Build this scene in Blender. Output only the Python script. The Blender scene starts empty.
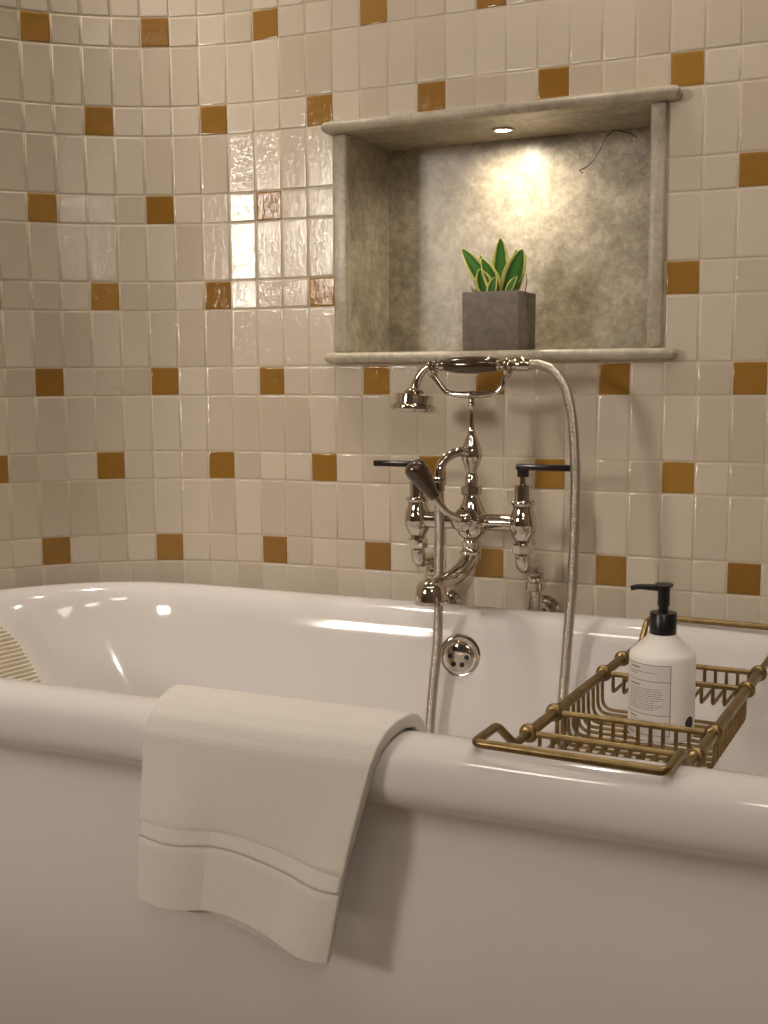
import bpy, bmesh, math, random
from mathutils import Vector, Matrix, Quaternion, noise
random.seed(7)
V = Vector
COL = bpy.context.scene.collection
ORG = {}                      # world origin of every parent
LIFT = 0.94                   # everything is measured from eye level, then lifted so that the floor is z = 0

# ------------------------------------------------------------------ materials
def nodes(name):
    m = bpy.data.materials.new(name); m.use_nodes = True
    nt = m.node_tree; b = nt.nodes['Principled BSDF']
    return m, nt, b
def N(nt, t, **kw):
    n = nt.nodes.new(t)
    for k, v in kw.items():
        if k in n.inputs: n.inputs[k].default_value = v
        else: setattr(n, k, v)
    return n
def ramp(nt, fac, stops):
    r = nt.nodes.new('ShaderNodeValToRGB'); e = r.color_ramp.elements
    while len(e) < len(stops): e.new(0.5)
    for q, (p, c) in zip(e, stops): q.position = p; q.color = (*c, 1)
    nt.links.new(fac, r.inputs[0]); return r
def coords(nt, scale=(1, 1, 1)):
    t = nt.nodes.new('ShaderNodeTexCoord'); mp = nt.nodes.new('ShaderNodeMapping')
    mp.inputs['Scale'].default_value = scale
    nt.links.new(t.outputs['Object'], mp.inputs[0]); return mp.outputs[0]
def bump(nt, b, height, strength=0.3, dist=0.001, prev=None):
    n = nt.nodes.new('ShaderNodeBump'); n.inputs['Strength'].default_value = strength
    n.inputs['Distance'].default_value = dist
    nt.links.new(height, n.inputs['Height'])
    if prev: nt.links.new(prev.outputs[0], n.inputs['Normal'])
    nt.links.new(n.outputs[0], b.inputs['Normal']); return n
def plain(name, col, rough=0.5, metal=0.0, coat=0.0, nscale=60, namt=0.06, bmp=0.0, bscale=None):
    m, nt, b = nodes(name)
    co = coords(nt)
    n = N(nt, 'ShaderNodeTexNoise', Scale=nscale, Detail=4.0); nt.links.new(co, n.inputs['Vector'])
    lo = tuple(c * (1 - namt) for c in col); hi = tuple(min(1, c * (1 + namt)) for c in col)
    r = ramp(nt, n.outputs['Fac'], [(0.3, lo), (0.7, hi)])
    nt.links.new(r.outputs[0], b.inputs['Base Color'])
    b.inputs['Roughness'].default_value = rough; b.inputs['Metallic'].default_value = metal
    b.inputs['Coat Weight'].default_value = coat; b.inputs['Coat Roughness'].default_value = 0.04
    if bmp:
        n2 = N(nt, 'ShaderNodeTexNoise', Scale=bscale or nscale, Detail=3.0); nt.links.new(co, n2.inputs['Vector'])
        bump(nt, b, n2.outputs['Fac'], bmp, 0.001)
    return m

def tile_mat(name, ca, cb, rough=0.04, wav=0.35):
    m, nt, b = nodes(name)
    at = nt.nodes.new('ShaderNodeAttribute'); at.attribute_name = 'tone'
    co = coords(nt)
    n = N(nt, 'ShaderNodeTexNoise', Scale=90.0, Detail=5.0, Roughness=0.7); nt.links.new(co, n.inputs['Vector'])
    mx = N(nt, 'ShaderNodeMath', operation='MULTIPLY_ADD'); mx.inputs[1].default_value = 0.35
    nt.links.new(n.outputs['Fac'], mx.inputs[0]); nt.links.new(at.outputs['Fac'], mx.inputs[2])
    r = ramp(nt, mx.outputs[0], [(0.1, ca), (1.1 if False else 1.0, cb)])
    nt.links.new(r.outputs[0], b.inputs['Base Color'])
    b.inputs['Roughness'].default_value = rough
    b.inputs['IOR'].default_value = 1.5
    # rippled hand-made glaze: long vertical ripples plus fine orange peel
    co2 = coords(nt, (1.6, 1.6, 1.0))
    w = N(nt, 'ShaderNodeTexNoise', Scale=85.0, Detail=4.0, Roughness=0.6, Distortion=0.9); nt.links.new(co2, w.inputs['Vector'])
    b1 = bump(nt, b, w.outputs['Fac'], wav, 0.0012)
    f = N(nt, 'ShaderNodeTexNoise', Scale=420.0, Detail=2.0); nt.links.new(co, f.inputs['Vector'])
    bump(nt, b, f.outputs['Fac'], 0.06, 0.0006, b1)
    return m

def stone_mat(name, dark, mid, light, sc=1.0):
    m, nt, b = nodes(name)
    co = coords(nt)
    n1 = N(nt, 'ShaderNodeTexNoise', Scale=9.0 * sc, Detail=8.0, Roughness=0.68, Distortion=0.6); nt.links.new(co, n1.inputs['Vector'])
    n2 = N(nt, 'ShaderNodeTexNoise', Scale=60.0 * sc, Detail=7.0, Roughness=0.72, Distortion=0.35); nt.links.new(co, n2.inputs['Vector'])
    mx = N(nt, 'ShaderNodeMath', operation='MULTIPLY_ADD'); mx.inputs[1].default_value = 0.5
    h = N(nt, 'ShaderNodeMath', operation='MULTIPLY'); h.inputs[1].default_value = 0.5
    nt.links.new(n1.outputs['Fac'], h.inputs[0])
    nt.links.new(n2.outputs['Fac'], mx.inputs[0]); nt.links.new(h.outputs[0], mx.inputs[2])
    r = ramp(nt, mx.outputs[0], [(0.36, dark), (0.5, mid), (0.66, light)])
    v = N(nt, 'ShaderNodeTexVoronoi', Scale=70.0 * sc); nt.links.new(co, v.inputs['Vector'])
    vr = ramp(nt, v.outputs['Distance'], [(0.12, (1, 1, 1)), (0.2, (0, 0, 0))])
    gate = ramp(nt, n1.outputs['Fac'], [(0.5, (0, 0, 0)), (0.62, (0.7, 0.7, 0.7))])
    mu = N(nt, 'ShaderNodeMath', operation='MULTIPLY'); nt.links.new(vr.outputs[0], mu.inputs[0]); nt.links.new(gate.outputs[0], mu.inputs[1])
    mix = nt.nodes.new('ShaderNodeMixRGB'); mix.inputs[2].default_value = (*[min(1, c * 1.25) for c in light], 1)
    nt.links.new(mu.outputs[0], mix.inputs[0]); nt.links.new(r.outputs[0], mix.inputs[1])
    nt.links.new(mix.outputs[0], b.inputs['Base Color'])
    b.inputs['Roughness'].default_value = 0.34
    bump(nt, b, n2.outputs['Fac'], 0.12, 0.001)
    return m

def emit_mat(name, col, s):
    m, nt, b = nodes(name)
    b.inputs['Base Color'].default_value = (*col, 1)
    b.inputs['Emission Color'].default_value = (*col, 1); b.inputs['Emission Strength'].default_value = s
    return m

def terry_mat(name, col):
    m, nt, b = nodes(name)
    co = coords(nt)
    n = N(nt, 'ShaderNodeTexNoise', Scale=900.0, Detail=3.0, Roughness=0.8); nt.links.new(co, n.inputs['Vector'])
    r = ramp(nt, n.outputs['Fac'], [(0.3, tuple(c * 0.86 for c in col)), (0.65, col)])
    nt.links.new(r.outputs[0], b.inputs['Base Color'])
    b.inputs['Roughness'].default_value = 0.95; b.inputs['Sheen Weight'].default_value = 0.35
    b.inputs['Specular IOR Level'].default_value = 0.1
    n2 = N(nt, 'ShaderNodeTexNoise', Scale=520.0, Detail=4.0, Roughness=0.8); nt.links.new(co, n2.inputs['Vector'])
    bump(nt, b, n2.outputs['Fac'], 0.9, 0.0017)
    return m

def leaf_mat():
    m, nt, b = nodes('variegated_leaf')
    uv = nt.nodes.new('ShaderNodeUVMap'); sx = nt.nodes.new('ShaderNodeSeparateXYZ'); nt.links.new(uv.outputs[0], sx.inputs[0])
    s = N(nt, 'ShaderNodeMath', operation='SUBTRACT'); s.inputs[1].default_value = 0.5; nt.links.new(sx.outputs[0], s.inputs[0])
    a = N(nt, 'ShaderNodeMath', operation='ABSOLUTE'); nt.links.new(s.outputs[0], a.inputs[0])
    co = coords(nt)
    n = N(nt, 'ShaderNodeTexNoise', Scale=160.0, Detail=3.0); nt.links.new(co, n.inputs['Vector'])
    ad = N(nt, 'ShaderNodeMath', operation='MULTIPLY_ADD'); ad.inputs[1].default_value = 0.10
    nt.links.new(n.outputs['Fac'], ad.inputs[0]); nt.links.new(a.outputs[0], ad.inputs[2])
    r = ramp(nt, ad.outputs[0], [(0.06, (0.09, 0.30, 0.05)), (0.37, (0.03, 0.12, 0.02)), (0.41, (0.70, 0.72, 0.18)), (0.6, (0.85, 0.82, 0.32))])
    nt.links.new(r.outputs[0], b.inputs['Base Color']); b.inputs['Roughness'].default_value = 0.35
    return m

M = dict(
    tile=tile_mat('cream_tile_glaze', (0.57, 0.49, 0.38), (0.68, 0.60, 0.485), wav=0.34),
    amber=tile_mat('amber_tile_glaze', (0.27, 0.132, 0.022), (0.39, 0.21, 0.045), wav=0.34),
    grout=plain('sand_grout', (0.62, 0.535, 0.41), 0.8, nscale=200),
    stone=stone_mat('beige_limestone', (0.20, 0.168, 0.12), (0.36, 0.315, 0.24), (0.60, 0.545, 0.44)),
    stone2=stone_mat('limestone_trim', (0.30, 0.255, 0.185), (0.44, 0.385, 0.29), (0.60, 0.54, 0.43), 1.4),
    crack=plain('dark_stone_vein', (0.06, 0.045, 0.03), 0.7),
    enamel=plain('white_bath_enamel', (0.72, 0.685, 0.665), 0.10, coat=0.6, nscale=4, namt=0.01),
    nickel=plain('polished_nickel', (0.67, 0.62, 0.55), 0.05, 1.0, nscale=30, namt=0.03),
    hose=plain('hose_steel', (0.50, 0.45, 0.38), 0.28, 1.0, nscale=30, namt=0.05),
    black=plain('black_lever', (0.018, 0.010, 0.008), 0.25, nscale=90),
    horn=plain('dark_brown_ceramic', (0.05, 0.028, 0.016), 0.12, coat=0.8, nscale=40),
    brass=plain('aged_brass', (0.27, 0.19, 0.085), 0.36, 1.0, nscale=70, namt=0.22),
    bottle=plain('white_plastic', (0.90, 0.87, 0.82), 0.36, nscale=20, namt=0.01),
    label=plain('paper_label', (0.72, 0.68, 0.65), 0.55, nscale=20, namt=0.01),
    ink=plain('black_ink', (0.03, 0.027, 0.025), 0.6),
    inkgrey=plain('grey_ink', (0.20, 0.18, 0.165), 0.6),
    pump=plain('black_plastic', (0.008, 0.008, 0.009), 0.30),
    towel=terry_mat('white_terry', (0.89, 0.84, 0.765)),
    band=plain('woven_towel_band', (0.76, 0.72, 0.665), 0.8, nscale=500, namt=0.05, bmp=0.3, bscale=900),
    pot=plain('grey_concrete', (0.22, 0.19, 0.16), 0.85, nscale=90, namt=0.16, bmp=0.5, bscale=160),
    soil=plain('pale_grit', (0.22, 0.17, 0.11), 0.95, nscale=300, namt=0.5, bmp=1.0, bscale=300),
    twig=plain('dry_twig', (0.16, 0.10, 0.05), 0.9),
    leaf=leaf_mat(),
    pillow=plain('cream_ribbed_foam', (0.78, 0.72, 0.60), 0.6, nscale=40, namt=0.02),
    hole=plain('drain_hole_black', (0.004, 0.004, 0.004), 0.6),
    plaster=plain('warm_plaster', (0.20, 0.155, 0.115), 0.8, nscale=12, namt=0.04),
    floor=stone_mat('limestone_floor', (0.17, 0.135, 0.09), (0.26, 0.21, 0.15), (0.36, 0.31, 0.23), 0.5),
    ceil=plain('ceiling_paint', (0.30, 0.25, 0.19), 0.9, nscale=12, namt=0.03),
    wood=plain('painted_frame', (0.30, 0.23, 0.16), 0.5),
    lens=emit_mat('spot_lens_glow', (1.0, 0.86, 0.62), 30.0),
    pane=emit_mat('bright_window_pane', (1.0, 0.92, 0.83), 56.0),
)

# ------------------------------------------------------------------ builders
def link(name, bm, mat, parent=None, smooth=True, origin=None, auto=None):
    org = V(ORG[parent.name]) if parent else V(origin or (0, 0, 0))
    if origin is not None: org = V(origin)
    bmesh.ops.recalc_face_normals(bm, faces=bm.faces) if auto != 'keep' else None
    for v in bm.verts: v.co -= org
    me = bpy.data.meshes.new(name); bm.to_mesh(me); bm.free()
    for p in me.polygons: p.use_smooth = smooth
    for mm in (mat if isinstance(mat, (list, tuple)) else [mat]): me.materials.append(mm)
    o = bpy.data.objects.new(name, me); COL.objects.link(o)
    ORG[o.name] = tuple(org)
    if parent:
        o.parent = parent; o.location = org - V(ORG[parent.name])
    else: o.location = org
    if smooth and auto != 'keep':
        me.shade_smooth() if hasattr(me, 'shade_smooth') else None
        try: me.set_sharp_from_angle(angle=math.radians(42))
        except Exception: pass
    return o
def thing(name, label, cat, loc, group=None):
    o = bpy.data.objects.new(name, None); COL.objects.link(o); o.location = loc
    o.empty_display_size = 0.05; ORG[o.name] = tuple(loc)
    o['label'] = label; o['category'] = cat
    if group: o['group'] = group
    return o
def tag(o, label, cat, group=None):
    o['label'] = label; o['category'] = cat
    if group: o['group'] = group
    return o
def struct(name, bm, mat, smooth=False, origin=None):
    o = link(name, bm, mat, None, smooth, origin); o['kind'] = 'structure'; return o

def box(bm, lo, hi, bev=0.0, seg=2):
    r = bmesh.ops.create_cube(bm, size=1.0)
    c = (V(lo) + V(hi)) / 2; s = V(hi) - V(lo)
    for v in r['verts']: v.co = V((v.co.x * s.x, v.co.y * s.y, v.co.z * s.z)) + c
    if bev:
        es = list({e for v in r['verts'] for e in v.link_edges})
        bmesh.ops.bevel(bm, geom=es, offset=bev, segments=seg, affect='EDGES', profile=0.5)
def catmull(pts, n=8):
    pts = [V(p) for p in pts]
    P = [pts[0] * 2 - pts[1]] + pts + [pts[-1] * 2 - pts[-2]]
    out = []
    for i in range(1, len(P) - 2):
        a, b, c, d = P[i - 1], P[i], P[i + 1], P[i + 2]
        for k in range(n):
            t = k / n
            out.append(0.5 * ((2 * b) + (c - a) * t + (2 * a - 5 * b + 4 * c - d) * t * t + (3 * b - a - 3 * c + d) * t ** 3))
    out.append(pts[-1]); return out
def sweep(bm, path, rad, seg=16, cap=True, flat=1.0):
    path = [V(p) for p in path]
    if not isinstance(rad, (list, tuple)): rad = [rad] * len(path)
    if len(rad) != len(path):
        m = len(rad) - 1; R = []
        for i in range(len(path)):
            t = i / (len(path) - 1) * m; k = min(int(t), m - 1); R.append(rad[k] * (1 - (t - k)) + rad[k + 1] * (t - k))
        rad = R
    def tan(i):
        return (path[min(i + 1, len(path) - 1)] - path[max(i - 1, 0)]).normalized()
    t = tan(0); up = V((0, 0, 1)) if abs(t.z) < 0.9 else V((0, 1, 0))
    n = t.cross(up).normalized(); rings = []
    for i, p in enumerate(path):
        t2 = tan(i); q = t.rotation_difference(t2); n = (q @ n).normalized(); n = (n - t2 * n.dot(t2)).normalized(); t = t2
        b = t.cross(n)
        rings.append([bm.verts.new(p + (n * math.cos(a) + b * math.sin(a) * flat) * rad[i]) for a in [2 * math.pi * k / seg for k in range(seg)]])
    for A, B in zip(rings, rings[1:]):
        for k in range(seg): bm.faces.new((A[k], A[(k + 1) % seg], B[(k + 1) % seg], B[k]))
    if cap:
        bm.faces.new(rings[0][::-1]); bm.faces.new(rings[-1])
def lathe(bm, base, axis, prof, seg=32):
    """prof: (distance along axis, radius)"""
    base = V(base); ax = V(axis).normalized()
    up = V((0, 0, 1)) if abs(ax.z) < 0.9 else V((1, 0, 0))
    n = ax.cross(up).normalized(); b = ax.cross(n); rings = []
    for h, r in prof:
        rings.append([bm.verts.new(base + ax * h + (n * math.cos(a) + b * math.sin(a)) * max(r, 1e-5)) for a in [2 * math.pi * k / seg for k in range(seg)]])
    for A, B in zip(rings, rings[1:]):
        for k in range(seg): bm.faces.new((A[k], A[(k + 1) % seg], B[(k + 1) % seg], B[k]))
    bm.faces.new(rings[0][::-1]); bm.faces.new(rings[-1])
def arc_corner(a, c, b, r, n=5):
    """points rounding the corner a-c-b with radius-like setback r"""
    a, c, b = V(a), V(c), V(b); p = c + (a - c).normalized() * r; q = c + (b - c).normalized() * r
    return [(p * (1 - t) ** 2 + c * 2 * t * (1 - t) + q * t * t) for t in [k / n for k in range(n + 1)]]
def rounded(pts, r, n=5):
    pts = [V(p) for p in pts]; out = [pts[0]]
    for i in range(1, len(pts) - 1): out += arc_corner(pts[i - 1], pts[i], pts[i + 1], r, n)
    out.append(pts[-1]); return out
def new(): return bmesh.new()

# ------------------------------------------------------------------ tiled wall
U = 0.052; UZ = U * 2.9775 / 3
C0 = -15.783 * U; RA = 0.530                       # where the flat wall turns, and the radius of the turn
ARC = RA * math.pi / 2
NX0, NX1, NZ0, NZ1 = -0.690, -0.142, 0.040, 0.426  # recess opening
def wall_at(X, Z, off):
    """X runs along the wall (metres of tile course), off = towards the room"""
    if X >= C0: return V((X, -off, Z))
    s = C0 - X
    if s <= ARC:
        t = s / RA; c = V((C0, -RA, Z)); d = V((-math.sin(t), math.cos(t), 0))
        return c + d * (RA - off)
    return V((C0 - RA + off, -RA - (s - ARC), Z))
def tile_strip(c_from, c_to, r_lo, r_hi, name):
    bm = new(); tone = bm.faces.layers.float.new('tone_f')
    rnd = random.Random(11)
    def quad(x0, x1, z0, z1, mi):
        g = 0.0011
        x0 += g; x1 -= g; z0 += g; z1 -= g
        if x1 - x0 < 0.004 or z1 - z0 < 0.004: return
        tn = rnd.random(); tx = rnd.gauss(0, 0.0035); tz = rnd.gauss(0, 0.0035); h = 0.0014 + rnd.uniform(0, 0.0004)
        cx, cz = (x0 + x1) / 2, (z0 + z1) / 2
        levels = [(0.0, 0.0), (0.0001, h * 0.60), (0.0009, h * 0.90), (0.0026, h), (0.0040, h)]
        rings = []
        for ins, hh in levels:
            ring = []
            for (sx, sz) in ((0, 0), (1, 0), (1, 1), (0, 1)):
                X = (x0 + ins) if not sx else (x1 - ins); Z = (z0 + ins) if not sz else (z1 - ins)
                o2 = hh + ((X - cx) * tx + (Z - cz) * tz if ins else 0)
                ring.append(bm.verts.new(wall_at(X, Z, o2)))
            rings.append(ring)
        for A, B in zip(rings, rings[1:]):
            for k in range(4):
                f = bm.faces.new((A[k], A[(k + 1) % 4], B[(k + 1) % 4], B[k])); f.material_index = mi; f[tone] = tn; f.smooth = True
        # pillowed centre
        A = rings[-1]; cc = bm.verts.new(wall_at(cx, cz, h + 0.00003))
        for k in range(4):
            f = bm.faces.new((A[k], A[(k + 1) % 4], cc)); f.material_index = mi; f[tone] = tn; f.smooth = True
    for c in range(c_from, c_to):
        for r in range(r_lo, r_hi):
            zc = -(r - 3) * 3 * UZ
            for kind in (0, 1):
                if kind == 0: z0, z1 = zc - UZ / 2, zc + UZ / 2
                else: z0, z1 = zc - UZ * 2.5, zc - UZ / 2
                x0, x1 = (c - 0.5) * U, (c + 0.5) * U
                amber = kind == 0 and c % 4 == (0 if r % 2 else 2)
                mi = 1 if amber else 0
                # clip at recess
                if x1 > NX0 and x0 < NX1 and z1 > NZ0 and z0 < NZ1:
                    if z0 < NZ0: quad(x0, x1, z0, NZ0, mi)
                    if z1 > NZ1: quad(x0, x1, NZ1, z1, mi)
                    a, b = max(z0, NZ0), min(z1, NZ1)
                    if x0 < NX0: quad(x0, NX0, a, b, mi)
                    if x1 > NX1: quad(NX1, x1, a, b, mi)
                else: quad(x0, x1, z0, z1, mi)
    nf = len(bm.faces)
    # grout bed
    zb, zt = -LIFT, 1.46
    xs = [c_from * U - U / 2 + i * U for i in range(c_to - c_from + 1)]
    xs = sorted(set(xs + ([NX0, NX1] if c_to > -5 else [])))
    zz = [zb, NZ0, NZ1, zt]
    for a, b in zip(xs, xs[1:]):
        for i in range(3):
            if i == 1 and a >= NX0 - 1e-6 and b <= NX1 + 1e-6: continue
            f = bm.faces.new([bm.verts.new(wall_at(x, z, 0.0006)) for x, z in ((a, zz[i]), (b, zz[i]), (b, zz[i + 1]), (a, zz[i + 1]))])
            f.material_index = 2; f[tone] = 0.5
    me = bpy.data.meshes.new(name); bm.to_mesh(me)
    vals = [0.0] * len(me.polygons); me.attributes['tone_f'].data.foreach_get('value', vals)
    bm.free()
    at = me.attributes.new('tone', 'FLOAT', 'FACE'); at.data.foreach_set('value', vals)
    for mm in (M['tile'], M['amber'], M['grout']): me.materials.append(mm)
    o = bpy.data.objects.new(name, me); COL.objects.link(o); o['kind'] = 'structure'; ORG[o.name] = (0, 0, 0)
    return o
R_LO, R_HI = -6, 9
tile_strip(-16, 24, R_LO, R_HI, 'wall_back')
tile_strip(-40, -16, R_LO, R_HI, 'wall_left')

# rest of the room shell
bm = new(); box(bm, (-3.2, -3.6, -LIFT - 0.1), (1.30, 0.25, -LIFT)); struct('floor', bm, M['floor'])
bm = new(); box(bm, (-3.2, -3.6, 1.46), (1.30, 0.25, 1.56)); struct('ceiling', bm, M['ceil'])
bm = new(); box(bm, (1.222, -3.6, -LIFT), (1.30, 0.20, 1.46)); struct('wall_right', bm, M['plaster'])
bm = new(); box(bm, (-3.2, -3.6, -LIFT), (-3.1, -1.45, 1.46)); struct('wall_side', bm, M['plaster'])
WX0, WX1, WZ0, WZ1 = -2.44, -1.80, 0.38, 1.00
bm = new()
box(bm, (-3.2, -3.6, -LIFT), (WX0, -3.5, 1.46)); box(bm, (WX1, -3.6, -LIFT), (1.30, -3.5, 1.46))
box(bm, (WX0, -3.6, -LIFT), (WX1, -3.5, WZ0)); box(bm, (WX0, -3.6, WZ1), (WX1, -3.5, 1.46))
struct('wall_front', bm, M['plaster'])
bm = new()
for x0, x1, z0, z1 in ((WX0, WX0 + .05, WZ0, WZ1), (WX1 - .05, WX1, WZ0, WZ1), (WX0 + .05, WX1 - .05, WZ0, WZ0 + .05), (WX0 + .05, WX1 - .05, WZ1 - .05, WZ1), ((WX0 + WX1) / 2 - .02, (WX0 + WX1) / 2 + .02, WZ0 + .05, WZ1 - .05)):
    box(bm, (x0, -3.56, z0), (x1, -3.49, z1))
w1 = struct('window_1', bm, M['wood'])
bm = new(); box(bm, (WX0, -3.575, WZ0), (WX1, -3.565, WZ1))
link('window_pane', bm, M['pane'], w1, False)

# ------------------------------------------------------------------ stone recess
DEP = 0.165; IX0, IX1 = -0.672, -0.156; SILL = 0.048; SOF = 0.419
bm = new()
box(bm, (IX0, DEP, SILL), (IX1, DEP + .012, SOF)); box(bm, (NX0 - .002, 0.0, SILL), (IX0, DEP + .012, SOF)); box(bm, (IX1, 0.0, SILL), (NX1 + .002, DEP + .012, SOF))
lining = struct('trim_1', bm, M['stone'])
bm = new()   # natural crack running through the slab
for pts in ([(-.305, .352), (-.312, .357), (-.300, .362), (-.288, .372), (-.276, .388), (-.268, .405), (-.254, .418), (-.240, .416), (-.222, .410), (-.214, .404)],
            [(-.212, .390), (-.218, .370), (-.214, .350)], [(-.305, .352), (-.308, .375), (-.314, .395)]):
    P = catmull([(x, DEP - 0.0002, z) for x, z in pts], 4)
    for i in range(len(P) - 1):
        w = 0.0021 * (0.45 + 0.55 * abs(noise.noise(P[i] * 60))) * (1.0 if len(pts) > 5 else 0.5)
        w2 = 0.0021 * (0.45 + 0.55 * abs(noise.noise(P[i + 1] * 60))) * (1.0 if len(pts) > 5 else 0.5)
        j = V((0, 0, 0.0016 * noise.noise(P[i] * 150))); j2 = V((0, 0, 0.0016 * noise.noise(P[i + 1] * 150)))
        bm.faces.new([bm.verts.new(q) for q in (P[i] + j + V((0, 0, -w)), P[i + 1] + j2 + V((0, 0, -w2)), P[i + 1] + j2 + V((0, 0, w2)), P[i] + j + V((0, 0, w)))])
link('stone_vein', bm, M['crack'], lining, False)
def bullnose_slab(name, x0, x1, z0, z1, front, back):
    """slab with a full half-round front edge returned at both ends"""
    bm = new(); r = (z1 - z0) / 2; zc = (z0 + z1) / 2; n = 10
    loops = []
    for k in range(n + 1):
        a = -math.pi / 2 + math.pi * k / n
        e = r * math.cos(a); z = zc + r * math.sin(a); f = front + r - e
        i = r - e
        cr = 0.006
        pts = [(x0 + i, back), (x0 + i, f + cr)]
        pts += [(x0 + i + cr * (1 - math.cos(t)), f + cr * (1 - math.sin(t))) for t in (0.5, 1.05)]
        pts += [(x0 + i + cr, f), (x1 - i - cr, f)]
        pts += [(x1 - i - cr * (1 - math.sin(t)), f + cr * (1 - math.cos(t))) for t in (0.5, 1.05)]
        pts += [(x1 - i, f + cr), (x1 - i, back)]
        loops.append([bm.verts.new((p[0], p[1], z)) for p in pts])
    m = len(loops[0])
    for A, B in zip(loops, loops[1:]):
        for k in range(m): bm.faces.new((A[k], A[(k + 1) % m], B[(k + 1) % m], B[k]))
    bm.faces.new(loops[0][::-1]); bm.faces.new(loops[-1])
    return struct(name, bm, M['stone2'], True)
bullnose_slab('trim_2', -0.712, -0.109, 0.419, 0.438, -0.034, 0.0)
bm = new(); box(bm, (NX0 - .002, 0.0, SOF), (NX1 + .002, DEP + .012, SOF + .012)); struct('trim_6', bm, M['stone'])
bullnose_slab('trim_3', -0.712, -0.108, 0.030, 0.048, -0.030, 0.0)
bm = new(); box(bm, (NX0 - .002, 0.0, SILL - .012), (NX1 + .002, DEP + .012, SILL)); struct('trim_7', bm, M['stone2'])
for nm, x0, x1 in (('trim_4', -0.700, IX0), ('trim_5', IX1, -0.132)):
    bm = new(); box(bm, (x0, -0.012, 0.048), (x1, 0.004, 0.419), 0.005, 4); struct(nm, bm, M['stone2'], True)
# recessed spotlight in the soffit
SP = (-0.421, 0.077, SOF)
t = thing('recessed_spotlight', 'small round recessed spotlight glowing in the underside of the stone niche top', 'light', SP)
bm = new()
segs = 40
prof = [(0.0135, 0.0), (0.0135, -0.0016), (0.0150, -0.0030), (0.0185, -0.0026), (0.0195, -0.0008), (0.0195, 0.0)]
rings = [[bm.verts.new(V(SP) + V((r * math.cos(a), r * math.sin(a), h))) for a in [2 * math.pi * k / segs for k in range(segs)]] for r, h in prof]
for A, B in zip(rings, rings[1:]):
    for k in range(segs): bm.faces.new((A[k], A[(k + 1) % segs], B[(k + 1) % segs], B[k]))
link('bezel', bm, M['nickel'], t)
bm = new(); lathe(bm, V(SP) + V((0, 0, -0.0010)), (0, 0, 1), [(0, 0.0), (0, 0.0110), (0.0008, 0.0132)]); link('lens', bm, M['lens'], t)

# ------------------------------------------------------------------ bathtub
YC, RP = -0.442, 0.318; CXL, CXR = -0.930, 0.130
PROF = [  # (side offset, end offset, z)
 (-.075, -.115, -.940), (-.070, -.110, -.905), (-.052, -.080, -.860), (-.030, -.045, -.780), (-.010, -.018, -.700), (.000, -.003, -.620), (.003, .003, -.560), (.003, .003, -.510),
 (.004, .004, -.460), (.010, .010, -.446), (.021, .021, -.438), (.032, .032, -.430), (.040, .040, -.418), (.0430, .0430, -.402), (.0415, .0415, -.387), (.0355, .0355, -.374), (.025, .025, -.366), (.012, .012, -.361), (.000, .000, -.360),
 (-.012, -.012, -.363), (-.023, -.025, -.371), (-.031, -.036, -.384), (-.037, -.048, -.402), (-.043, -.066, -.430), (-.052, -.102, -.480), (-.062, -.145, -.540), (-.074, -.192, -.610), (-.088, -.240, -.680), (-.110, -.290, -.735), (-.150, -.350, -.768), (-.205, -.420, -.781), (-.270, -.500, -.785)]
def ring_pts(ds, de, z, off=0.0):
    b = RP + ds + off; a = RP + de + off; out = []
    nE, nS = 36, 20
    aL = a; 
    for k in range(nE + 1):                         # left end, from far side to near side
        t = math.pi / 2 + math.pi * k / nE; out.append((CXL + aL * math.cos(t) if aL > 0 else CXL - aL * abs(math.cos(t)), YC + b * math.sin(t), z))
    for k in range(1, nS): out.append((CXL + (CXR - CXL) * k / nS, YC - b, z))
    for k in range(nE + 1):
        t = -math.pi / 2 + math.pi * k / nE; out.append((CXR + a * math.cos(t) if a > 0 else CXR + a * abs(math.cos(t)), YC + b * math.sin(t), z))
    for k in range(1, nS): out.append((CXR - (CXR - CXL) * k / nS, YC + b, z))
    return out
bm = new(); rings = [[bm.verts.new(p) for p in ring_pts(*q)] for q in PROF]
n = len(rings[0])
for A, B in zip(rings, rings[1:]):
    for k in range(n): bm.faces.new((A[k], A[(k + 1) % n], B[(k + 1) % n], B[k]))
bm.faces.new(rings[-1]); bm.faces.new(rings[0][::-1])
tub = link('bathtub', bm, M['enamel'], None, True, origin=(-.40, YC, -LIFT))
tag(tub, 'large white freestanding roll-top bathtub in front of the tiled wall', 'bathtub')
sb = tub.modifiers.new('sub', 'SUBSURF'); sb.levels = 2; sb.render_levels = 2
# overflow on the far inner side
ov = V((-.408, -.1640, -.4335)); ax = V((0.0, -1, 0.16)).normalized()
bm = new(); lathe(bm, ov, ax, [(-0.004, 0.035), (0.001, 0.0362), (0.003, 0.0352), (0.0042, 0.032), (0.0044, 0.029), (0.0034, 0.0275), (0.0034, 0.026)], 48)
op = link('overflow_flange', bm, M['nickel'], tub)
bm = new(); lathe(bm, ov + ax * 0.003, ax, [(0, 0.0235), (0.0040, 0.0235), (0.0054, 0.0225), (0.0062, 0.019), (0.0066, 0.010), (0.0067, 0.0)], 48)
og = link('overflow_grille', bm, M['nickel'], op)
bm = new(); s_ = ax.cross(V((0, 0, 1))).normalized(); u_ = s_.cross(ax).normalized()
for k in range(6):
    a = math.radians(60 * k)
    c = ov + ax * 0.0091 + s_ * math.cos(a) * 0.0140 + u_ * math.sin(a) * 0.0140
    lathe(bm, c, ax, [(0, 0.0042), (0.0010, 0.0040)], 20)
link('overflow_hole', bm, M['hole'], op)

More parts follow.
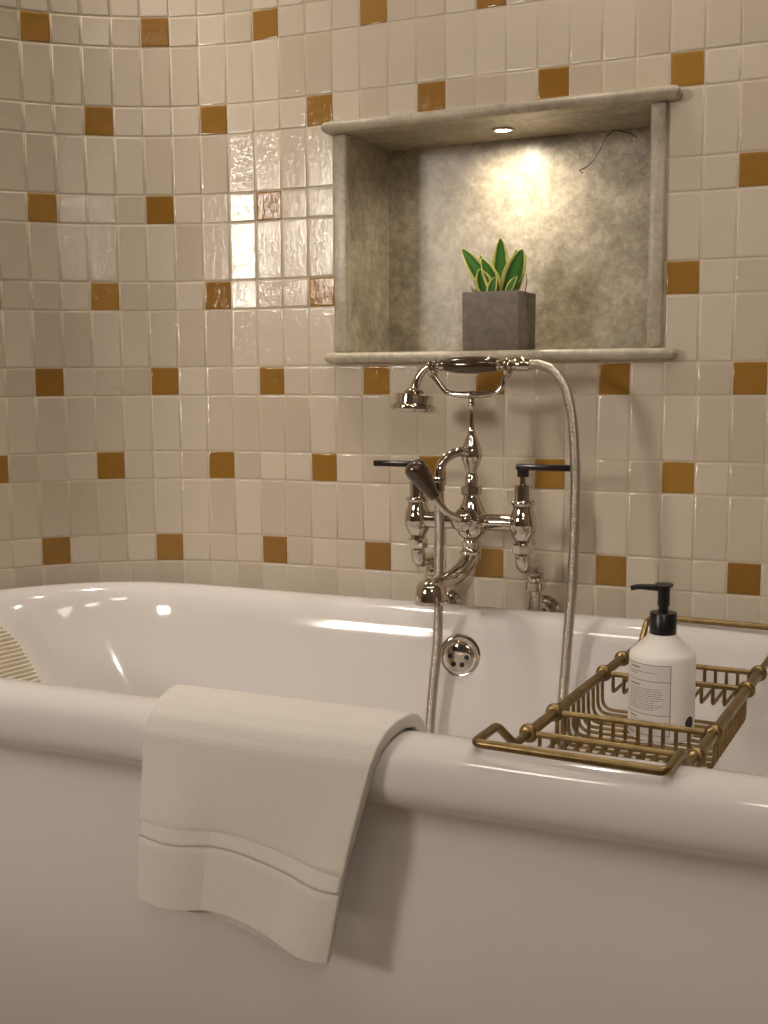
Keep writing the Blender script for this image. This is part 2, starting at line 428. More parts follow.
# ------------------------------------------------------------------ bath pillow
def interior(y, z):
    """x of the sloping left end of the bath's inside"""
    for (s0, e0, z0), (s1, e1, z1) in zip(PROF[19:], PROF[20:]):
        if z1 <= z <= z0:
            t = (z0 - z) / (z0 - z1); ds = s0 + (s1 - s0) * t; de = e0 + (e1 - e0) * t
            b = RP + ds; a = RP + de
            return CXL - a * math.sqrt(max(0.0, 1 - ((y - YC) / b) ** 2))
    return CXL - RP
bm = new(); ny, nz = 40, 260; zt, zb = -.386, -.60; hw = 0.105
grid = []
def pil_half(t):        # half width along the length: rounded ends
    e = min(t, 1 - t) / 0.34
    return hw * (1 if e >= 1 else math.sqrt(max(0.0, 1 - (1 - e) ** 2)) * 0.9 + 0.1)
for j in range(nz + 1):
    t = j / nz; z = zt + (zb - zt) * t; w = pil_half(t); row = []
    for i in range(ny + 1):
        s = -1 + 2 * i / ny; y = YC + s * w
        edge = min(1.0, min(1 - abs(s), 10) / 0.16); edge2 = min(1.0, min(t, 1 - t) / 0.05)
        th = 0.020 * math.sqrt(max(0, 1 - (1 - min(edge, edge2)) ** 2))
        inside = max(0.0, min(1.0, (1 - abs(s) - 0.10) / 0.05)) * max(0.0, min(1.0, (min(t, 1 - t) - 0.05) / 0.03))
        th += inside * 0.0030 * (math.cos(2 * math.pi * t * 34) - 0.4)
        row.append(bm.verts.new((interior(y, z) + 0.002 + th, y, z + th * 0.5)))
    grid.append(row)
for a, b in zip(grid, grid[1:]):
    for i in range(ny): bm.faces.new((a[i], a[i + 1], b[i + 1], b[i]))
pl = link('bath_pillow', bm, M['pillow'], None, True, origin=(-1.15, YC, -.50))
tag(pl, 'cream ribbed bath pillow against the sloping left end inside the bathtub', 'bath pillow')

# ------------------------------------------------------------------ bath mixer tap
FY = -0.130; TX = -0.402
tap = thing('bath_mixer_tap', 'polished nickel traditional wall-mounted bath mixer with lever handles and shower cradle above the far rim', 'tap', (TX, 0.0, -.37))
Z = lambda *p: V(p)
bm = new()      # central body: bulb, cone and horizontal arms
lathe(bm, (TX, FY, -.262), (0, 0, 1), [(0, .008), (.002, .0135), (.008, .0145), (.012, .0125), (.016, .0180), (.024, .0240), (.036, .0265), (.048, .0255), (.058, .0215), (.068, .0170), (.076, .0135), (.084, .0122)])
lathe(bm, (-.4935, FY, -.222), (1, 0, 0), [(0, .0150), (.016, .0150), (.022, .0136), (.154, .0136), (.160, .0150), (.176, .0150)])
body = link('mixer_body', bm, M['nickel'], tap)
bm = new()      # hexagonal nut under the riser
lathe(bm, (TX, FY, -.180), (0, 0, 1), [(0, .0150), (.002, .0165), (.013, .0165), (.015, .0150)], 6)
link('hexagonal_nut', bm, M['nickel'], tap, False)
bm = new()      # riser with bulb
lathe(bm, (TX, FY, -.168), (0, 0, 1), [(0, .0105), (.016, .0105), (.020, .0085), (.026, .0092), (.036, .0130), (.048, .0168), (.058, .0165), (.068, .0135), (.078, .0090), (.086, .0062), (.096, .0050), (.125, .0046), (.128, .0060), (.132, .0060), (.134, .0048), (.142, .0052), (.147, .0068), (.150, .0068)], 32)
link('riser', bm, M['nickel'], tap)
bm = new()      # cradle: U yoke and two hooks
sweep(bm, catmull([(-.467, FY, .0080), (-.461, FY, .001), (-.452, FY, -.010), (-.441, FY, -.0195), (-.420, FY, -.0225), (TX, FY, -.0225), (-.384, FY, -.0225), (-.363, FY, -.0195), (-.352, FY, -.010), (-.349, FY, .001), (-.343, FY, .0080)], 6), [.0052, .0045, .0042, .0045, .0052, .0062, .0052, .0045, .0042, .0045, .0052], 14)
for x in (-.467, -.343):
    for sy in (-1, 1):
        sweep(bm, catmull([(x, FY, .0075), (x, FY + sy * .010, .0095), (x, FY + sy * .0145, .020), (x, FY + sy * .0140, .030)], 5), [.0042, .0038, .0034, .0040], 10)
link('cradle', bm, M['nickel'], tap)
bm = new()      # swan elbow carrying the hose down
sweep(bm, catmull([(TX, FY, -.122), (-.406, -.140, -.113), (-.416, -.155, -.111), (-.429, -.170, -.119), (-.436, -.179, -.134), (-.437, -.181, -.150)], 6), [.0100, .0085, .0078, .0078, .0078, .0080], 18)
lathe(bm, (-.437, -.181, -.148), (0, 0, -1), [(0, .0095), (.002, .0115), (.006, .0115), (.008, .0090), (.022, .0088), (.023, .0075)])
link('hose_elbow', bm, M['nickel'], tap)
# valves
for side, vx in ((-1, -.4935), (1, -.3175)):
    bm = new()
    lathe(bm, (vx, FY, -.252), (0, 0, 1), [(0, .0100), (.003, .0125), (.010, .0170), (.020, .0212), (.030, .0222), (.042, .0205), (.052, .0165), (.058, .0165), (.060, .0185), (.063, .0192), (.066, .0180), (.067, .0140), (.069, .0138), (.090, .0138), (.091, .0125), (.092, .0055), (.104, .0055)], 36)
    vl = link('valve', bm, M['nickel'], tap)
    bm = new()
    lathe(bm, (vx, FY, -.149), (0, 0, 1), [(0, .0085), (.001, .0092), (.013, .0092)], 24)
    ly = FY + 0.002
    box(bm, (min(vx - side * .0105, vx + side * .077), ly - .0065, -.1385), (max(vx - side * .0105, vx + side * .077), ly + .0065, -.1290), .0012)
    link('lever', bm, M['black'], vl)
    bm = new()      # nut below
    lathe(bm, (vx, FY, -.269), (0, 0, 1), [(0, .0155), (.002, .0170), (.014, .0170), (.016, .0150), (.019, .0110)], 8)
    link('union_nut', bm, M['nickel'], vl, False)
    bm = new()      # cranked union back towards the wall, then down and into the wall
    sweep(bm, catmull([(vx, FY, -.262), (vx, FY, -.276), (vx, FY + .008, -.289), (vx, FY + .030, -.293), (vx, FY + .054, -.296), (vx, FY + .068, -.304), (vx, FY + .071, -.318)], 6), [.0105, .0115, .0120, .0120, .0125, .0135, .0135], 20)
    lathe(bm, (vx, FY + .071, -.306), (0, 0, -1), [(0, .0125), (.004, .0140), (.018, .0140), (.020, .0165), (.032, .0165), (.034, .0110), (.070, .0105)])
    sweep(bm, catmull([(vx, FY + .071, -.36), (vx, FY + .072, -.372), (vx, FY + .082, -.384), (vx, FY + .100, -.386), (vx, -.004, -.386)], 5), .0105, 18)
    sp = link('supply_union', bm, M['nickel'], tap)
    bm = new(); lathe(bm, (vx, -.003, -.386), (0, -1, 0), [(0, .029), (.002, .030), (.005, .0285), (.007, .023), (.010, .0215), (.013, .016), (.018, .0135), (.024, .0125)], 36)
    link('wall_flange', bm, M['nickel'], sp)
# spout
bm = new()
sweep(bm, catmull([(TX, FY, -.255), (TX, FY - .001, -.268), (-.402, -.140, -.281), (-.404, -.160, -.293), (-.409, -.188, -.302), (-.416, -.215, -.308), (-.424, -.236, -.313)], 7), [.0160, .0150, .0146, .0144, .0142, .0150, .0170], 24)
lathe(bm, (-.427, -.240, -.300), (0, 0, -1), [(-.003, .004), (-.001, .012), (.003, .0190), (.009, .0225), (.022, .0245), (.029, .0252), (.030, .0275), (.035, .0275), (.036, .0245), (.030, .0210), (.028, .0005)], 32)
lathe(bm, (TX, FY - .004, -.268), (0, .1, -1), [(-.002, .0150), (.000, .0175), (.004, .0175), (.007, .0155), (.010, .0168), (.014, .0160)], 28)
link('spout', bm, M['nickel'], tap)
# diverter lever
bm = new()
lathe(bm, (TX, FY, -.216), (0, -1, 0), [(.010, .0180), (.024, .0180), (.026, .0200), (.029, .0200), (.031, .0150), (.040, .0140), (.042, .0165), (.050, .0165), (.054, .0120), (.056, .004)], 32)
sweep(bm, catmull([(TX, -.178, -.213), (-.408, -.190, -.208), (-.417, -.202, -.199), (-.428, -.208, -.184), (-.4335, -.209, -.175)], 6), [.0080, .0060, .0052, .0068, .0078], 18)
dv = link('diverter', bm, M['nickel'], tap)
bm = new()
a = V((-.4315, -.209, -.178)); b = V((-.4660, -.217, -.127)); d = (b - a); L_ = d.length
lathe(bm, a, d, [(0, .0078), (L_ * .15, .0095), (L_ * .4, .0128), (L_ * .65, .0162), (L_ * .82, .0182), (L_ * .93, .0176), (L_ * 1.01, .0140), (L_ * 1.06, .0085), (L_ * 1.07, .001)], 28)
link('diverter_handle', bm, M['horn'], dv)

# ------------------------------------------------------------------ hand shower resting in the cradle
hs = thing('hand_shower', 'nickel hand shower with dark grip resting in the cradle, steel hose hanging into the bath', 'shower', (TX, FY, .010))
HZ = .0235
bm = new(); lathe(bm, (-.447, FY, HZ), (1, 0, 0), [(0, .0085), (.002, .0100), (.020, .0128), (.042, .0138), (.066, .0128), (.086, .0102), (.088, .0085)], 32)
link('grip', bm, M['horn'], hs)
bm = new()
lathe(bm, (-.470, FY, HZ), (1, 0, 0), [(0, .0060), (.004, .0092), (.008, .0092), (.010, .0068), (.014, .0068), (.016, .0095), (.020, .0095), (.0235, .0088)], 24)
sweep(bm, catmull([(-.468, FY, HZ), (-.478, FY, HZ - .004), (-.489, FY, HZ - .015), (-.496, FY, HZ - .030), (-.498, FY, HZ - .042)], 6), [.0068, .0066, .0070, .0076, .0085], 20)
link('neck', bm, M['nickel'], hs)
bm = new()
hd = V((-.499, FY, -.016)); hax = V((-.06, -.10, -1)).normalized()
lathe(bm, hd, hax, [(-.004, .010), (0, .0150), (.003, .0160), (.005, .0150), (.006, .0290), (.008, .0318), (.022, .0325), (.023, .0360), (.026, .0372), (.031, .0372), (.034, .0350), (.035, .030), (.0345, .0005)], 48)
link('shower_head', bm, M['nickel'], hs)
bm = new()
lathe(bm, (-.3595, FY, HZ), (1, 0, 0), [(0, .0090), (.004, .0100), (.006, .0070), (.011, .0070), (.013, .0098), (.019, .0098), (.021, .0085), (.024, .0105), (.040, .0112), (.050, .0100), (.052, .0090)], 28)
link('ferrule', bm, M['nickel'], hs)
hp = catmull([(-.308, FY, HZ), (-.290, -.131, .0225), (-.272, -.134, .015), (-.256, -.139, -.001), (-.244, -.145, -.025), (-.235, -.152, -.060), (-.229, -.160, -.105), (-.225, -.167, -.150), (-.2235, -.174, -.200), (-.223, -.180, -.250), (-.2235, -.187, -.310), (-.226, -.194, -.370), (-.2285, -.200, -.430), (-.232, -.205, -.490), (-.240, -.212, -.560), (-.262, -.232, -.650), (-.310, -.262, -.725), (-.365, -.268, -.728), (-.412, -.248, -.680), (-.438, -.224, -.600), (-.4405, -.213, -.540), (-.4370, -.206, -.470), (-.4330, -.200, -.410), (-.4330, -.194, -.350), (-.4350, -.188, -.290), (-.4355, -.183, -.230), (-.437, -.181, -.1722)], 40)
acc = [0]
for i in range(1, len(hp)): acc.append(acc[-1] + (hp[i] - hp[i - 1]).length)
tot = acc[-1]; step = 0.00125; pts = []; rad = []; k = 0; s = 0.0; i = 0
while s < tot:
    while acc[k + 1] < s: k += 1
    t = (s - acc[k]) / max(1e-9, acc[k + 1] - acc[k]); pts.append(hp[k].lerp(hp[k + 1], t)); rad.append(.0071 if i % 3 == 0 else (.0078 if i % 3 == 1 else .0076)); s += step; i += 1
bm = new(); sweep(bm, pts, rad, 12)
link('hose', bm, M['hose'], hs)

# ------------------------------------------------------------------ bath rack
rack = thing('bath_rack', 'aged brass wire bath rack lying across the tub with shallow side troughs', 'bath rack', (-.044, -.482, -.37))
TR = Matrix.Translation((-.044, -.482, 0)) @ Matrix.Rotation(math.radians(-3.3), 4, 'Z')
def T(x, y, z): return TR @ V((x, y, z))
RZ = -.380; HX = .0905
Y1, Y2, Y3, Y4 = -.184, -.098, .098, .184
for sx in (-1, 1):
    bm = new(); sweep(bm, [T(sx * HX, Y1, RZ), T(sx * HX, Y4, RZ)], .0062, 20)
    rl = link('side_rail', bm, M['brass'], rack)
    for y in (Y1, Y2, Y3, Y4):
        bm = new(); ax_ = (T(0, 1, 0) - T(0, 0, 0))
        lathe(bm, T(sx * HX, y - .006, RZ), ax_, [(0, .0075), (.001, .0088), (.003, .0102), (.006, .0108), (.009, .0102), (.011, .0088), (.012, .0075)], 28)
        link('collar', bm, M['brass'], rl)
def end_bar(sy, yr, yb):
    """thin rods rising over the rim to a cross bar"""
    bm = new(); BZ = -.3540; y0 = (Y1 if sy < 0 else Y4)
    HL = HX + (.010 if sy < 0 else 0)
    P = rounded([T(-HX, y0, RZ), T(-HX, y0 - .043 if sy < 0 else y0 + .100, RZ), T(-HL, yr, BZ), T(-HL, yb, BZ), T(HX, yb, BZ), T(HX, yr, BZ), T(HX, y0 - .043 if sy < 0 else y0 + .100, RZ), T(HX, y0, RZ)], .009, 6)
    sweep(bm, P, .0046, 16)
    link('end_bar', bm, M['brass'], rack)
end_bar(-1, -.252, -.314)
end_bar(1, .312, .352)
for y in (Y1, Y2, Y3, Y4):
    bm = new(); sweep(bm, [T(-HX, y, RZ), T(HX, y, RZ)], .0036, 14); link('cross_bar', bm, M['brass'], rack)
WR = .0023
BD = .046       # basket depth
for k in range(10):
    y = Y2 + .008 + k * (Y3 - Y2 - .016) / 9
    bm = new(); sweep(bm, rounded([T(-HX, y, RZ), T(-HX + .001, y, RZ - BD), T(HX - .001, y, RZ - BD), T(HX, y, RZ)], .016, 6), WR, 8); link('basket_wire', bm, M['brass'], rack)
bm = new(); sweep(bm, [T(0, Y2 + .006, RZ - BD - .0040), T(0, Y3 - .006, RZ - BD - .0040)], .0019, 8); link('support_wire', bm, M['brass'], rack)
for ya, yb in ((Y1, Y2), (Y3, Y4)):
    for k in range(12):
        x = -HX + .0125 + k * (2 * HX - .025) / 11
        bm = new(); sweep(bm, rounded([T(x, ya, RZ), T(x, ya, RZ - .024), T(x, yb, RZ - .024), T(x, yb, RZ)], .004, 3), WR, 8); link('trough_wire', bm, M['brass'], rack)

# ------------------------------------------------------------------ soap bottle
BX, BY, BZ0 = -.0365, -.474, RZ - BD + .0025
BR = .0390
bt = thing('soap_dispenser', 'white pump bottle with black pump standing in the brass rack', 'bottle', (BX, BY, BZ0))
bm = new(); lathe(bm, (BX, BY, BZ0), (0, 0, 1), [(0, .0340), (.0015, .0372), (.004, .0386), (.008, BR), (.098, BR), (.1015, .0382), (.104, .0366), (.1235, .0160), (.125, .0155), (.129, .0155)], 64)
link('bottle_body', bm, M['bottle'], bt)
bm = new(); lathe(bm, (BX, BY, BZ0 + .1245), (0, 0, 1), [(0, .0150), (.0005, .0158), (.025, .0158), (.026, .0150), (.0265, .006)], 48)
cp = link('pump_collar', bm, M['pump'], bt)
bm = new(); lathe(bm, (BX, BY, BZ0 + .148), (0, 0, 1), [(0, .0058), (.010, .0058), (.0105, .0072), (.033, .0072), (.0335, .0108), (.036, .0112), (.037, .0100), (.0372, 0)], 32)
nz_d = V((-1, -.10, 0)).normalized(); nb = V((BX, BY, BZ0 + .1795))
sweep(bm, catmull([nb, nb + nz_d * .018, nb + nz_d * .030, nb + nz_d * .0385 + V((0, 0, -.0022))], 6), [.0046, .0038, .0034, .0030], 14)
link('pump_head', bm, M['pump'], bt)
# label wraps the front-left of the bottle; angles from the camera direction
CAMXY = V((0.210, -1.836)); dirc = (CAMXY - V((BX, BY))); A0 = math.atan2(dirc.y, dirc.x)
def cyl(a, z, off): return V((BX + (BR + off) * math.cos(A0 + a), BY + (BR + off) * math.sin(A0 + a), BZ0 + z))
def patch(bm, a0, a1, z0, z1, off, slope=0.0):
    n_ = max(1, int(abs(a1 - a0) / 0.06))
    prev = None
    for i in range(n_ + 1):
        a = a0 + (a1 - a0) * i / n_
        c = (bm.verts.new(cyl(a, z0, off)), bm.verts.new(cyl(a, z1, off)))
        if prev: bm.faces.new((prev[0], c[0], c[1], prev[1]))
        prev = c
LA0, LA1 = -1.48, 0.26      # left edge .. right edge as seen
bm = new(); patch(bm, LA0, LA1, .0065, .0945, .00015); lb = link('paper_label', bm, M['label'], bt)
bm = new()
lw = .00028
for z in (.0940, .0745, .0345, .0100): patch(bm, LA0, LA1, z - lw, z + lw, .0003)
patch(bm, LA1 - .008, LA1 + .008, .0100, .0940, .0003)
link('label_rules', bm, M['ink'], lb)
def words(bm, z, a_start, a_end, h, rnd, off=.0003):
    a = a_start
    while a < a_end - .03:
        w = min(rnd.uniform(.04, .13), a_end - a); patch(bm, a, a + w, z - h / 2, z + h / 2, off); a += w + .022
rnd = random.Random(3)
for z, e in ((.0895, -.72), (.0690, -.70), (.0300, -.80)):
    bm = new(); patch(bm, -1.12, e, z - .0006, z + .0006, .0003); link('heading_lettering', bm, M['ink'], lb)
bm = new()
words(bm, .0845, -1.12, -.12, .0008, rnd); words(bm, .0820, -1.12, -.80, .0008, rnd)
for i, e in enumerate((-.06, -.02, .04, -.02, .05, -.06, -.20, .03, -.05, -.18)):
    words(bm, .0650 - i * .0027, -1.12, e, .0008, rnd)
words(bm, .0262, -1.12, -.15, .0008, rnd); words(bm, .0237, -1.12, .10, .0008, rnd)
words(bm, .0190, -1.08, -1.02, .0034, rnd); patch(bm, -1.08, -1.04, .0165, .0205, .0003); patch(bm, -.72, -.67, .0165, .0205, .0003)
link('small_lettering', bm, M['inkgrey'], lb)
bm = new()
for (r0, mat, off, nm) in ((.0078, 'ink', .0003, 'dot_mark'),):
    c_a, c_z = .98, .0235
    cv = bm.verts.new(cyl(c_a, c_z, off)); ring = [bm.verts.new(cyl(c_a + r0 / BR * math.cos(q), c_z + r0 * math.sin(q), off)) for q in [2 * math.pi * k / 32 for k in range(32)]]
    for k in range(32): bm.faces.new((cv, ring[k], ring[(k + 1) % 32]))
link('round_dark_mark', bm, M['ink'], bt)

# ------------------------------------------------------------------ potted plant
DX = .0065
PX0, PX1, PY0, PZ0, PH = -.4690 + DX, -.3700 + DX, -.012, SILL + .0005, .096
pt = thing('potted_plant', 'small variegated snake plant in a square grey concrete pot on the niche sill', 'plant', ((PX0 + PX1) / 2, PY0 + .0495, PZ0))
bm = new()
cx, cy = (PX0 + PX1) / 2, PY0 + .0495
def sq(h, z, r=.003): 
    out = []
    for (sx, sy, a0) in ((1, 1, 0), (-1, 1, 90), (-1, -1, 180), (1, -1, 270)):
        for k in range(4):
            a = math.radians(a0 + k * 30); out.append(bm.verts.new((cx + sx * (h - r) + r * math.cos(a), cy + sy * (h - r) + r * math.sin(a), z)))
    return out
loops = [sq(.0480, PZ0), sq(.0490, PZ0 + .002), sq(.0495, PZ0 + PH - .002), sq(.0487, PZ0 + PH), sq(.0425, PZ0 + PH), sq(.0418, PZ0 + PH - .002), sq(.041, PZ0 + PH - .012)]
for A, B in zip(loops, loops[1:]):
    for k in range(16): bm.faces.new((A[k], A[(k + 1) % 16], B[(k + 1) % 16], B[k]))
bm.faces.new(loops[0][::-1]); bm.faces.new(loops[-1])
link('pot', bm, M['pot'], pt, True)
bm = new()
g = 14; gr = []
for i in range(g + 1):
    row = []
    for j in range(g + 1):
        x = cx - .0405 + .0810 * i / g; y = cy - .0405 + .0810 * j / g
        row.append(bm.verts.new((x, y, PZ0 + PH - .006 + .005 * noise.noise(V((x * 120, y * 120, 0))))))
    gr.append(row)
for a, b in zip(gr, gr[1:]):
    for j in range(g): bm.faces.new((a[j], a[j + 1], b[j + 1], b[j]))
link('soil', bm, M['soil'], pt)
def leaf(base, tip, width, face, bend=0.0, twist=0.0, name='leaf'):
    base, tip = V(base) + V((DX, 0, 0)), V(tip) + V((DX, 0, 0)); ax = (tip - base); L = ax.length; ax.normalize()
    side = ax.cross(V(face)).normalized(); fr = side.cross(ax).normalized()
    bm = new(); uvl = bm.loops.layers.uv.new('UVMap')
    nl, nw = 18, 8; gr = []
    for i in range(nl + 1):
        t = i / nl
        w = width * (0.55 + 0.45 * math.sin(min(1, t / 0.45) * math.pi / 2)) * (1 if t < .45 else math.cos((t - .45) / .55 * math.pi / 2) ** 0.75)
        w = max(w, 0.0003); q = Quaternion(ax, twist * t); s2 = q @ side; f2 = q @ fr
        c = base + ax * L * t + f2 * bend * math.sin(t * math.pi) * L
        row = []
        for j in range(nw + 1):
            s = -1 + 2 * j / nw
            row.append((bm.verts.new(c + s2 * s * w / 2 + f2 * (s * s) * w * 0.16), (j / nw, t)))
        gr.append(row)
    for a, b in zip(gr, gr[1:]):
        for j in range(nw):
            q4 = (a[j], a[j + 1], b[j + 1], b[j]); f = bm.faces.new([v[0] for v in q4])
            for lp, v in zip(f.loops, q4): lp[uvl].uv = v[1]
    o = link(name, bm, M['leaf'], pt, True)
    sd = o.modifiers.new('thick', 'SOLIDIFY'); sd.thickness = .0011; sd.offset = 0
    return o
TZ = PZ0 + PH - .006
cam_f = (.22, -1, .1)
leaf((-.430, .028, TZ), (-.4760, .006, TZ + .080), .0310, (.45, -1, .35), 0.07)
leaf((-.424, .030, TZ), (-.4480, .020, TZ + .070), .0200, (-.3, -1, .2), -0.04)
leaf((-.4205, .045, TZ), (-.4180, .038, TZ + .098), .0300, cam_f, -0.05)
leaf((-.418, .022, TZ), (-.4400, .004, TZ + .062), .0270, (.5, -1, .5), 0.05)
leaf((-.411, .055, TZ), (-.3960, .058, TZ + .080), .0190, cam_f, 0.0)
leaf((-.406, .030, TZ - .002), (-.3690, .004, TZ + .074), .0370, (.25, -1, .1), -0.06)
leaf((-.402, .040, TZ), (-.3720, .036, TZ + .064), .0220, (-.6, -1, .2), -0.03)
leaf((-.430, .012, TZ - .002), (-.4420, .000, TZ + .044), .0300, (.1, -1, .3), -0.05)
leaf((-.398, .012, TZ - .002), (-.3780, .004, TZ + .030), .0160, (-.2, -1, .5), 0.05)
leaf((-.424, .004, TZ - .002), (-.4120, -.004, TZ + .030), .0200, (-.1, -1, .4), 0.02)
bm = new()
for bx, by, tx, tz in ((-.456, .010, -.4615, .018), (-.450, .005, -.453, .026), (-.453, .015, -.447, .016), (-.459, .020, -.4575, .014), (-.388, .006, -.367, .034), (-.367, .006, -.362, .033), (-.384, .012, -.374, .020)):
    bx += DX; tx += DX
    sweep(bm, catmull([(bx, by, TZ - .002), ((bx + tx) / 2 + .002, by, TZ + tz * .5), (tx, by - .003, TZ + tz)], 4), [.0011, .0009, .0006], 6)
for k in range(26):
    x = random.uniform(-.457, -.432) if k < 16 else random.uniform(-.40, -.383); y = random.uniform(.000, .03)
    r = random.uniform(.0018, .0034); bmesh.ops.create_icosphere(bm, subdivisions=1, radius=r, matrix=Matrix.Translation((x + DX, y, TZ + .002 + random.uniform(0, .004))))
tw = link('dry_stems', bm, M['twig'], pt); tw['kind'] = 'stuff'

# ------------------------------------------------------------------ towel
# cross-section of the bath's near rim, from inside the bath to outside (y, z)
RIM = [(-.442 - RP - s, z) for s, e, z in PROF[8:24]][::-1]
def rim_path(off):
    """inside edge -> over crest -> hanging plumb down the outside"""
    P = [V((0, y, z)) for y, z in RIM]; out = []
    for i, p in enumerate(P):
        t = (P[min(i + 1, len(P) - 1)] - P[max(i - 1, 0)]).normalized(); nrm = V((0, t.z, -t.y))
        if nrm.dot(p - V((0, YC - RP, -.405))) < 0: nrm = -nrm
        out.append(p + nrm * off)
    ymin = min(p.y for p in out); k = [i for i, p in enumerate(out) if p.y == ymin][0]
    out = out[:k + 1]
    return out, ymin
def along(path, s):
    for a, b in zip(path, path[1:]):
        L = (b - a).length
        if s <= L: return a.lerp(b, s / L)
        s -= L
    return path[-1] + (path[-1] - path[-2]).normalized() * s
def towel_sheet(off, drop_l, drop_r, top_l, top_r, bot_l, bot_r, in_len, thick, name, parent, mat, s_from=0.0, s_to=1.0, extra=0.0, nx=70, ns=110, seed=0.0, band=None, under=0.0):
    path, ymin = rim_path(off)
    # start path at in_len inside below
    path = [V((0, path[0].y + .004, path[0].z - in_len))] + path
    zend = path[-1].z
    arc = sum((b - a).length for a, b in zip(path, path[1:]))
    bm = new(); gr = []
    for j in range(ns + 1):
        v = s_from + (s_to - s_from) * j / ns; row = []
        for i in range(nx + 1):
            u = i / nx
            sm = min(1, max(0, (u - .35) / .65)); sm = sm * sm * (3 - 2 * sm)
            drop = drop_l + (drop_r - drop_l) * sm + under * math.sin(min(1, max(0, (u - .15) / .75)) * math.pi) + .0015 * math.sin(u * 9)
            total = arc + (drop); s = v * total
            if s <= arc: p = along(path, s); hang = 0.0
            else: p = V((0, ymin, zend - (s - arc))); hang = (s - arc) / drop
            xl = top_l + (bot_l - top_l) * min(1, max(0, (s - arc * .6) / (total - arc * .6))) ** 1.1
            sr = max(0.0, (s - arc * .55) / (total - arc * .55)); xr = top_r + (bot_r - top_r) * sr ** 0.9
            x = xl + (xr - xl) * u
            # soft folds in the hanging part
            fold = (0.0085 * math.sin(u * 8.5 + 0.4) * math.exp(-((u - .2) / .35) ** 2) + 0.0080 * math.sin(u * 9.0 - 1.2 + hang * 1.2) * (u ** 1.2)) * min(1, hang * 2.2)
            y = p.y - abs(fold) * 0.6 - fold * 0.7 - extra * hang
            pile = 0.0008 * noise.noise(V((x * 120, s * 120, seed)))
            dz = pile
            e = 0.0
            if band and band[0] < v < band[1]: e = 0.0020
            row.append(bm.verts.new((x, y + e, p.z + dz + (0.0))))
        gr.append(row)
    for a, b in zip(gr, gr[1:]):
        for i in range(nx): bm.faces.new((a[i], a[i + 1], b[i + 1], b[i]))
    return bm
def finish(bm, name, mat, parent, thick, origin=None, bev=True):
    o = link(name, bm, mat, parent, True, origin=origin, auto='keep')
    sd = o.modifiers.new('thick', 'SOLIDIFY'); sd.thickness = thick; sd.offset = 0
    if bev:
        b = o.modifiers.new('soft', 'BEVEL'); b.width = thick * 0.42; b.segments = 3; b.limit_method = 'ANGLE'; b.angle_limit = math.radians(60)
    return o
B0, B1 = 0.742, 0.805
tw_o = (-.40, -.765, -.36)
args = dict(top_l=-.536, top_r=-.243, bot_l=-.549, bot_r=-.313, in_len=.004)
bm = towel_sheet(.0105, .172, .198, thick=.008, name='', parent=None, mat=None, band=(B0, B1), **args)
towel = finish(bm, 'bath_towel', M['towel'], None, .0150, tw_o)
tag(towel, 'folded white terry towel draped over the near rim of the bathtub', 'towel')
bm = towel_sheet(.0105 + .0060, .172, .198, thick=.001, name='', parent=None, mat=None, s_from=B0 + .001, s_to=B1 - .001, ns=6, **args)
finish(bm, 'woven_band', M['band'], towel, .0014, None, False)

# the lower half of the folded towel peeks out under the hem
bm = towel_sheet(.0022, .172, .202, under=.018, thick=.004, name='', parent=None, mat=None, s_from=.55, s_to=1.0, ns=50, seed=5.0, **dict(args, top_l=args['top_l'] + .012, bot_l=args['bot_l'] + .012, top_r=args['top_r'] - .014, bot_r=args['bot_r'] - .002, in_len=.004))
finish(bm, 'folded_under_layer', M['towel'], towel, .0060)

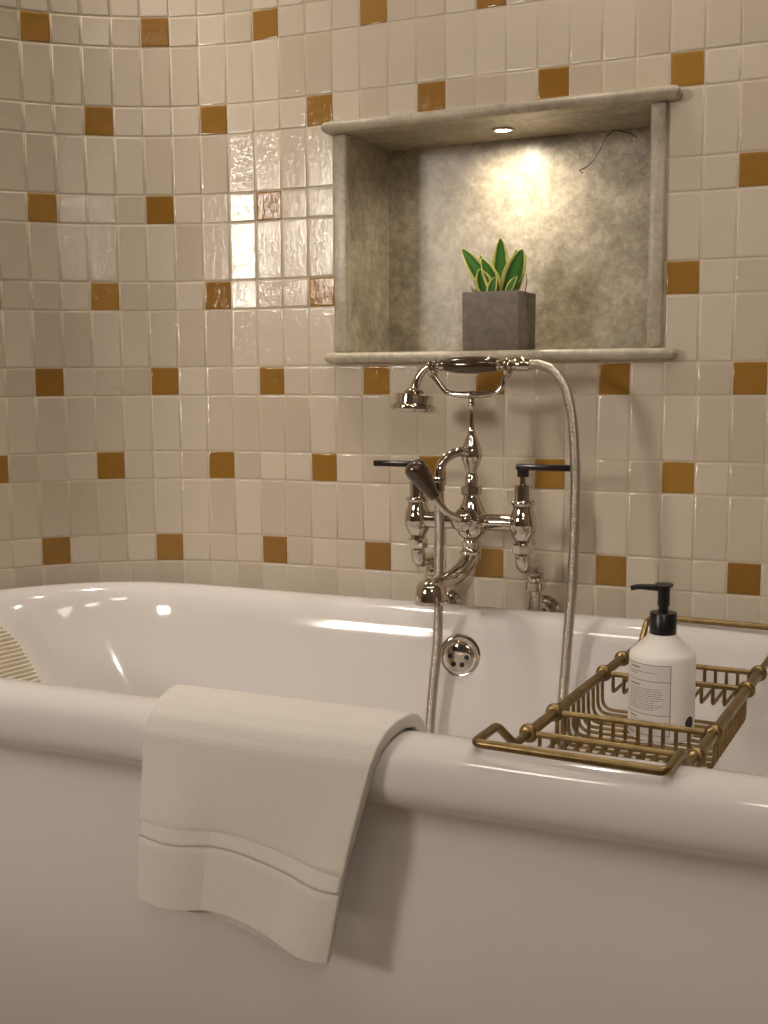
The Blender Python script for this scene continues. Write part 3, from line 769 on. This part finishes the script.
# ------------------------------------------------------------------ lights
def lamp(name, kind, loc, energy, col=(1, .80, .56), **kw):
    l = bpy.data.lights.new(name, kind); l.energy = energy; l.color = col
    for k, v in kw.items(): setattr(l, k, v)
    o = bpy.data.objects.new(name, l); COL.objects.link(o); o.location = loc; return o
def aim(o, tgt):
    o.rotation_euler = (V(tgt) - o.location).to_track_quat('-Z', 'Y').to_euler()
W = (1.0, .895, .78)
l = lamp('niche_spot_lamp', 'SPOT', (SP[0], SP[1], SOF - .006), 4.2, (1, .87, .68), spot_size=math.radians(160), spot_blend=1.0, shadow_soft_size=.010); aim(l, (SP[0], SP[1] + .08, 0))
for x, y, e, a in ((-1.20, -.27, 46, 75), (.32, -.24, 24, 100), (-.45, -.30, 14, 110), (.60, -1.5, 18, 150), (-.7, -2.1, 22, 165), (.1, -2.1, 22, 165)):  # spots by the tiled wall are downlights; soft ones farther out are added fill
    l = lamp('downlight_and_fill_lamp', 'SPOT', (x, y, 1.44), e, W, spot_size=math.radians(a), spot_blend=0.8, shadow_soft_size=.03 if y > -1 else .22)
l = lamp('tub_fill_lamp', 'POINT', (.52, -2.3, .62), 13, W, shadow_soft_size=.05)  # added fill for the tub's near side, free in the room without a fixture
w = bpy.data.worlds.new('world'); bpy.context.scene.world = w; w.use_nodes = True
w.node_tree.nodes['Background'].inputs[0].default_value = (1, .84, .66, 1); w.node_tree.nodes['Background'].inputs[1].default_value = 0.25
# ------------------------------------------------------------------ camera
cam = bpy.data.cameras.new('camera'); co = bpy.data.objects.new('camera', cam); COL.objects.link(co)
yaw, pitch, roll, F = -0.42076, -0.11896, -0.00711, 1150.0
fw = V((math.sin(yaw) * math.cos(pitch), math.cos(yaw) * math.cos(pitch), math.sin(pitch)))
rt = V((math.cos(yaw), -math.sin(yaw), 0)); up = rt.cross(fw)
r2 = rt * math.cos(roll) + up * math.sin(roll); u2 = -rt * math.sin(roll) + up * math.cos(roll)
m = Matrix((r2, u2, -fw)).transposed().to_4x4(); m.translation = V((0.2098, -1.8360, 0.00976))
co.matrix_world = m
cam.sensor_fit = 'VERTICAL'; cam.sensor_height = 36; cam.lens = F * 36 / 1024; cam.clip_start = .02
bpy.context.scene.camera = co

for o in list(COL.objects):
    if o.parent is None:
        if o is co: mm = o.matrix_world.copy(); mm.translation.z += LIFT; o.matrix_world = mm
        else: o.location.z += LIFT
sc = bpy.context.scene
sc.view_settings.view_transform = 'Standard'; sc.view_settings.look = 'None'; sc.view_settings.exposure = 0.0
